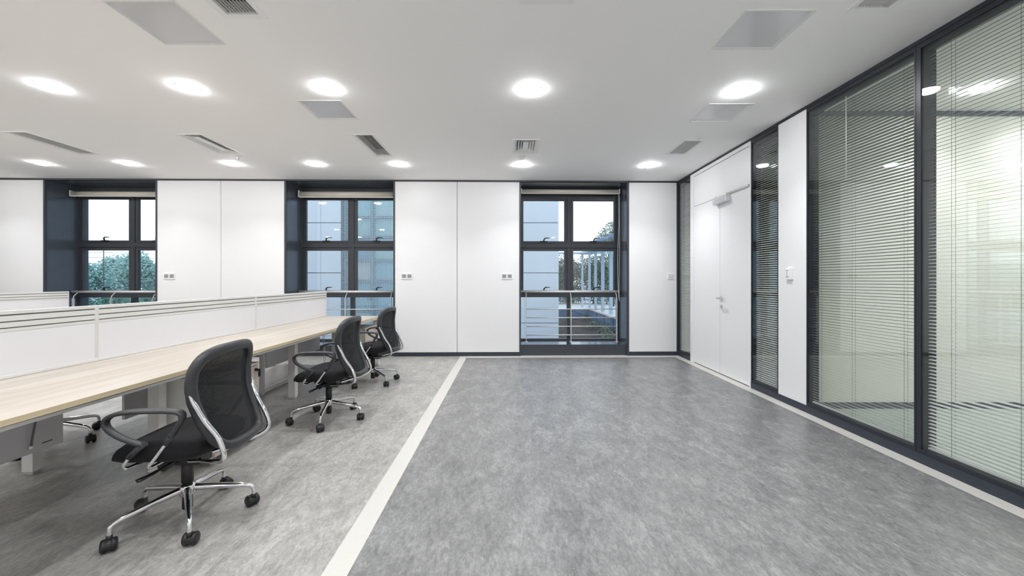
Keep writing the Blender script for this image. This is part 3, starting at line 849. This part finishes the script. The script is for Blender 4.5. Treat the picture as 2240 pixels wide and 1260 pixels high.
def m_hood():
    mb = MB(); mb.tube([(.0, 0, .045), (.0, 0, .072)], .0125, 12)
    R = []
    for h in (-.020, -.017, .017, .020):
        rr = .031 if abs(h) < .019 else .027
        R.append([(-.014+rr*cos(a), h, .030+rr*sin(a)) for a in [radians(-20+220*j/12) for j in range(13)]]+[(-.014, h, .034)])
    mb.ring(R); return mb
def make_chair(x, y, face, base, label):
    t = thing('office_chair', label, 'chair', (x, y, 0), face, 'black mesh-back office chairs')
    part('seat', M_fab, t, m_seat)
    bk = part('back_frame', M_charc, t, m_backframe); part('back_mesh', M_mesh, bk, m_backmesh)
    part('back_support', M_chrome, t, m_support_l); part('back_support', M_chrome, t, m_support_r)
    for s in (1, -1):
        a = part('armrest', M_charc, t, m_armloop, (0, s*.268, 0)); a.name = 'armrest'
        part('arm_tubes', M_chrome, a, m_armtubes if s == 1 else m_armtubes_r)
    me = part('tilt_mechanism', M_black, t, m_mech); part('lever', M_black, me, m_lever)
    part('gas_column', M_black, t, m_column); part('piston_rod', M_chrome, t, m_rod); part('hub', M_chrome, t, m_hub)
    for k in range(5):
        an = base-face+2*pi*k/5
        part('base_leg', M_chrome, t, m_arm, rot=(0, 0, an))
        c = part('caster', M_black, t, m_hood, (.311*cos(an), .311*sin(an), 0), (0, 0, [2.6, .9, 3.9, 5.3, 1.7][k]))
        for h in (-.0175, .0175): part('wheel', M_black, c, m_wheel, (-.014, h, .0313))
    return t
make_chair(-1.760, 2.191, radians(184), radians(22.0), 'nearest black mesh-back office chair with chrome base beside the front bench')
make_chair(-1.686, 3.748, radians(181), radians(65.2), 'middle black mesh-back office chair of the three along the front bench')
make_chair(-1.730, 5.087, radians(176), radians(30.3), 'farthest black mesh-back office chair, in front of the wall panel')
make_chair(-3.67, 3.20, radians(-4), radians(2.0), 'black office chair on the far side of the bench, only its casters visible')

# ------------------------------------------------------------------ outside
GZ = -.85
M_clad = pm('pale_blue_cladding', (205, 216, 228), .6, var=.03, vscale=1.2)
M_bframe = pm('grey_blue_metal', (150, 170, 184), .5, var=.04)
M_post = pm('pale_blue_post', (172, 196, 214), .55, var=.04)
M_beam = pm('blue_steel', (110, 138, 168), .5, var=.1, vscale=3)
M_soil = pm('dark_soil', (58, 52, 52), .95, var=.5, vscale=18, bump=.8, bscale=30)
M_pave = pm('pale_paving', (214, 218, 224), .8, var=.06, vscale=2)
M_road = pm('blue_grey_road', (140, 152, 168), .8, var=.08, vscale=.6)
M_leaf = pm('blue_green_leaves', (165, 204, 202), .7, var=.35, vscale=2.2)
M_leaf2 = pm('dark_hedge_leaves', (112, 128, 116), .55, var=.55, vscale=5)
M_bark = pm('bark', (96, 90, 88), .9)
gl = [pm('blue_glass_%s' % n_, c_, .12, .0, var=.15, vscale=.9, spec=.8) for n_, c_ in
      (('cyan', (196, 240, 248)), ('deep', (150, 200, 228)), ('milk', (240, 250, 252)), ('sky', (178, 230, 252)))]
struct(MB().box(-90, 60, 7.75, 140, GZ-.1, GZ).build('ground', M_road))
BY = 13.0
bld = thing('building', 'pale blue panel-clad building with gridded glass bay outside the windows', 'building', (-2, BY, GZ))
def bx(x): return x+2.0
def bz(z): return z-GZ
zr = [-.86+.01, -.09, 1.54, 3.17, 4.80, 6.43, 8.06]
MB().box(bx(-8.6), bx(-5.47), .06, 7, 0, bz(8.0)).box(bx(-1.3), bx(1.60), .06, 7, 0, bz(8.0)).build('core_wall', pm('joint_grey', (150, 160, 170), .8), bld)
for xa, xb in ((-8.6, -6.115), (-6.105, -5.47), (-1.3, 1.62)):
    for za, zb in zip(zr, zr[1:]):
        MB().box(bx(xa), bx(xb), 0, .07, bz(za)+.012, bz(zb)-.012).build('cladding_panel', M_clad, bld)
for za, zb in zip(zr, zr[1:]): MB().box(bx(1.55), bx(1.62), .07, 7, bz(za)+.012, bz(zb)-.012).build('cladding_panel', M_clad, bld)
cx_ = [-5.47, -4.55, -3.35, -2.3, -1.3]; cz_ = [-.85, .25, 1.27, 1.97, 2.74, 3.4, 4.3, 5.2, 6.2]
k = 0
for i in range(4):
    for j in range(8):
        MB().box(bx(cx_[i])+.04, bx(cx_[i+1])-.04, .45, .48, bz(cz_[j])+.03, bz(cz_[j+1])-.03).build('facade_pane', gl[(i*7+j*3+(i*j) % 3) % 4], bld); k += 1
MB().box(bx(-5.47), bx(-1.3), .5, 6.9, 0, bz(6.3)).build('bay_core', pm('bay_core', (120, 140, 152), .8), bld)
for x in cx_: MB().box(bx(x)-.05, bx(x)+.05, .30, .46, 0, bz(6.2)).build('facade_mullion', M_bframe, bld)
for z in cz_[1:]: MB().box(bx(-5.47), bx(-1.3), .32, .46, bz(z)-.045, bz(z)+.045).build('facade_mullion', M_bframe, bld)
mb = MB(); p = .055
x = -5.45
while x < -1.3: mb.box(bx(x), bx(x)+.010, .10, .112, 0, bz(6.2)); x += p
z = GZ+.02
while z < 6.2: mb.box(bx(-5.47), bx(-1.3), .104, .116, bz(z), bz(z)+.010); z += p
g = mb.build('grid_screen', pm('pale_screen', (186, 202, 212), .5), bld); g['kind'] = 'stuff'

def tree(x, y, z0, blobs, nleaf, size, mat, label, grp, trunk=True, squash=1.0, seed=1):
    rnd = random.Random(seed)
    t = thing('tree', label, 'tree', (x, y, z0), None, grp)
    mb = MB()
    tot = sum(b[3]**2 for b in blobs)
    for bx_, by_, bz_, r in blobs:
        for k in range(int(nleaf*r*r/tot)):
            d = Vector((rnd.gauss(0, 1), rnd.gauss(0, 1), rnd.gauss(0, 1))).normalized()
            rr = r*(rnd.random()**.30)*(1+.12*sin(d.x*7+bx_)*cos(d.z*6+bz_))
            c = Vector((bx_, by_, bz_))+Vector((d.x*rr, d.y*rr, d.z*rr*squash))
            if c.z < .05: continue
            a = Vector((rnd.gauss(0, 1), rnd.gauss(0, 1), rnd.gauss(0, .6))).normalized(); b = a.cross(Vector((rnd.gauss(0, 1), rnd.gauss(0, 1), rnd.gauss(0, 1)))).normalized()
            s = size*(.6+.8*rnd.random())
            mb.quad(c-a*s, c-b*s*.5, c+a*s, c+b*s*.5)
    mb.build('crown', mat, t)
    if trunk:
        zt_ = max(b[2] for b in blobs)
        mb = MB(); mb.tube(bez([(0, 0, 0), (.05, 0, zt_*.35), (-.04, .03, zt_*.7), (0, 0, zt_)], 4), [.12-.008*k for k in range(13)], 8)
        for b in blobs[:3]: mb.tube([(0, 0, zt_*.45), (b[0]*.5, b[1]*.5, zt_*.45+(b[2]-zt_*.45)*.6), (b[0]*.85, b[1]*.85, b[2])], [.06, .04, .015], 6)
        mb.build('trunk', M_bark, t)
    return t
TL = [(-35.5, 33, 3.5), (-32.6, 34, 4.3), (-30.6, 33, 4.6), (-28.2, 34, 3.9), (-26.2, 33, 4.2), (-24.2, 34, 3.4)]
LB = ['leftmost', 'second from the left', 'third from the left', 'fourth from the left', 'fifth from the left', 'rightmost']
for k, (x, y, h) in enumerate(TL):
    rn = random.Random(k); bl = [(rn.uniform(-.9, .9), rn.uniform(-.5, .5), h*rn.uniform(.35, .78), rn.uniform(.9, 1.35)) for _ in range(8)]+[(0, 0, h-.8, .9)]
    tree(x, y, GZ-.1, bl, 8000, .11, M_leaf, 'blue-green leafy tree beyond the left window, %s of the tree row' % LB[k], 'trees beyond the left window', seed=k+3)
for k in range(5):
    rn = random.Random(k+50); x = -29.5+k*2.2
    tree(x, 27.5, GZ-.1, [(rn.uniform(-.6, .6), 0, .55, .75), (rn.uniform(-1, 1), .2, .5, .7), (0, 0, .75, .6)], 1500, .10, pm('shrub_green_%d' % k, (98, 150, 140), .7, var=.4, vscale=3),
         'low green shrub at the foot of the trees outside the left window, %s' % ['first from left', 'second from left', 'third from left', 'fourth from left', 'last'][k], 'shrubs under the tree row', trunk=False, seed=k+90)
struct(MB().box(-60, -18, 24.6, 24.85, GZ, GZ+.14).build('kerb', pm('white_kerb', (232, 236, 240), .7)))
t = thing('power_line', 'overhead power lines on a pole beyond the tree row', 'power line', (-31.4, 31, GZ-.1))
MB().tube([(0, 0, 0), (0, 0, 4.55)], .03, 8).build('pole', M_bark, t)
for z in (3.55, 4.0, 4.4): MB().tube(bez([(-14, 0, z-.1), (0, 0, z), (12, .5, z-.35), (26, 1, z-.2)], 5), .018, 5).build('wire', M_bframe, t)

# garden outside the window by the door
struct(MB().box(1.66, 4.42, 8.2, 22.2, GZ-.02, GZ+.02).build('planting_bed', M_soil))
struct(MB().box(-1, 14, 22.4, 30, GZ, -.3).build('terrace', M_pave))
struct(MB().box(4.60, 14, 8.2, 22.4, GZ, -.31).build('terrace', M_pave))
t = thing('retaining_beam', 'blue steel edging beam running away beside the planting bed', 'beam', (4.47, 8.2, GZ))
MB().box(-.02, .02, 0, 14.2, 0, .53).build('web', M_beam, t); MB().box(-.07, .13, 0, 14.2, .53, .56).build('top_flange', pm('rusty_white', (196, 186, 184), .7), t)
for k in range(9): MB().box(-.06, -.02, .8+k*1.6, .83+k*1.6, 0, .53).build('stiffener', M_beam, t)
t = thing('retaining_beam', 'blue steel edging beam across the far end of the planting bed', 'beam', (1.7, 22.25, GZ))
MB().box(0, 2.75, -.02, .1, 0, .53).build('web', M_beam, t); MB().box(0, 2.75, -.05, .12, .53, .56).build('top_flange', M_pave, t)
t = thing('pergola', 'pale blue pergola posts with a top beam in front of the hedge', 'pergola', (4.6, 21, -.286))
for x, y, wd in ((4.34, 23.6, .10), (4.50, 22.3, .11), (4.6, 21.2, .12), (4.72, 20.1, .15), (4.80, 18.8, .15)):
    MB().box(x-4.6-wd/2, x-4.6+wd/2, y-21-.06, y-21+.06, 0, 3.12).build('post', M_post, t)
MB().box(-.35, .35, -3.2, 3.0, 3.12, 3.24).build('top_beam', M_post, t)
MB().box(-2.2, 2.6, 2.4, 2.55, 3.12, 3.22).build('cross_beam', M_post, t)
t = thing('canopy_roof', 'blue sloping canopy roof above the pergola', 'roof', (4.0, 18, 2.6))
Rr = Matrix.Rotation(radians(-21), 3, 'Y')
MB().box(-.2, 3.2, -.6, 2.5, .38, .50, Rr).build('roof_slab', M_beam, t)
MB().tube([(1.8, .5, -2.9), (1.8, .5, .9)], .06, 8).build('post', M_post, t)
for k, (x, y, h, r) in enumerate(((2.6, 27.5, 2.2, 1.4), (4.2, 27.8, 2.3, 1.5), (5.8, 27.2, 2.4, 1.6), (7.6, 27.6, 2.6, 1.7), (9.4, 27, 2.6, 1.7))):
    rn = random.Random(k+20); bl = [(rn.uniform(-.8, .8), rn.uniform(-.3, .3), rn.uniform(.6, h+.1), rn.uniform(.75, 1.1)) for _ in range(9)]
    tree(x, y, -.3, bl, 9000, .065, M_leaf2, 'dark clipped evergreen in the hedge behind the pergola, %s from the left' % ordn[k], 'evergreens behind the pergola', seed=k+200)
tree(6.35, 24.5, -.3, [(0, 0, 4.2, .9), (.5, .2, 4.7, .8), (-.5, 0, 3.9, .7), (.9, 0, 4.1, .9), (.2, 0, 3.4, 1.0)], 5200, .06, pm('silver_leaf', (150, 164, 156), .6, var=.4, vscale=6),
     'tall silvery tree rising above the pergola beam', 'trees above the pergola', seed=77)
rn = random.Random(5)
for k in range(9):
    x, y = 1.95+rn.random()*2.2, 13.5+k*.95
    tree(x, y, GZ+.02, [(0, 0, .12, .22), (.15, .1, .1, .18), (-.16, 0, .1, .17)], 420, .035, M_leaf2, 'low dark shrub in the soil bed outside the door-side window, %s' % (['nearest', 'second', 'third', 'fourth', 'fifth', 'sixth', 'seventh', 'eighth', 'farthest'][k]), 'low shrubs in the soil bed', trunk=False, seed=k+400)
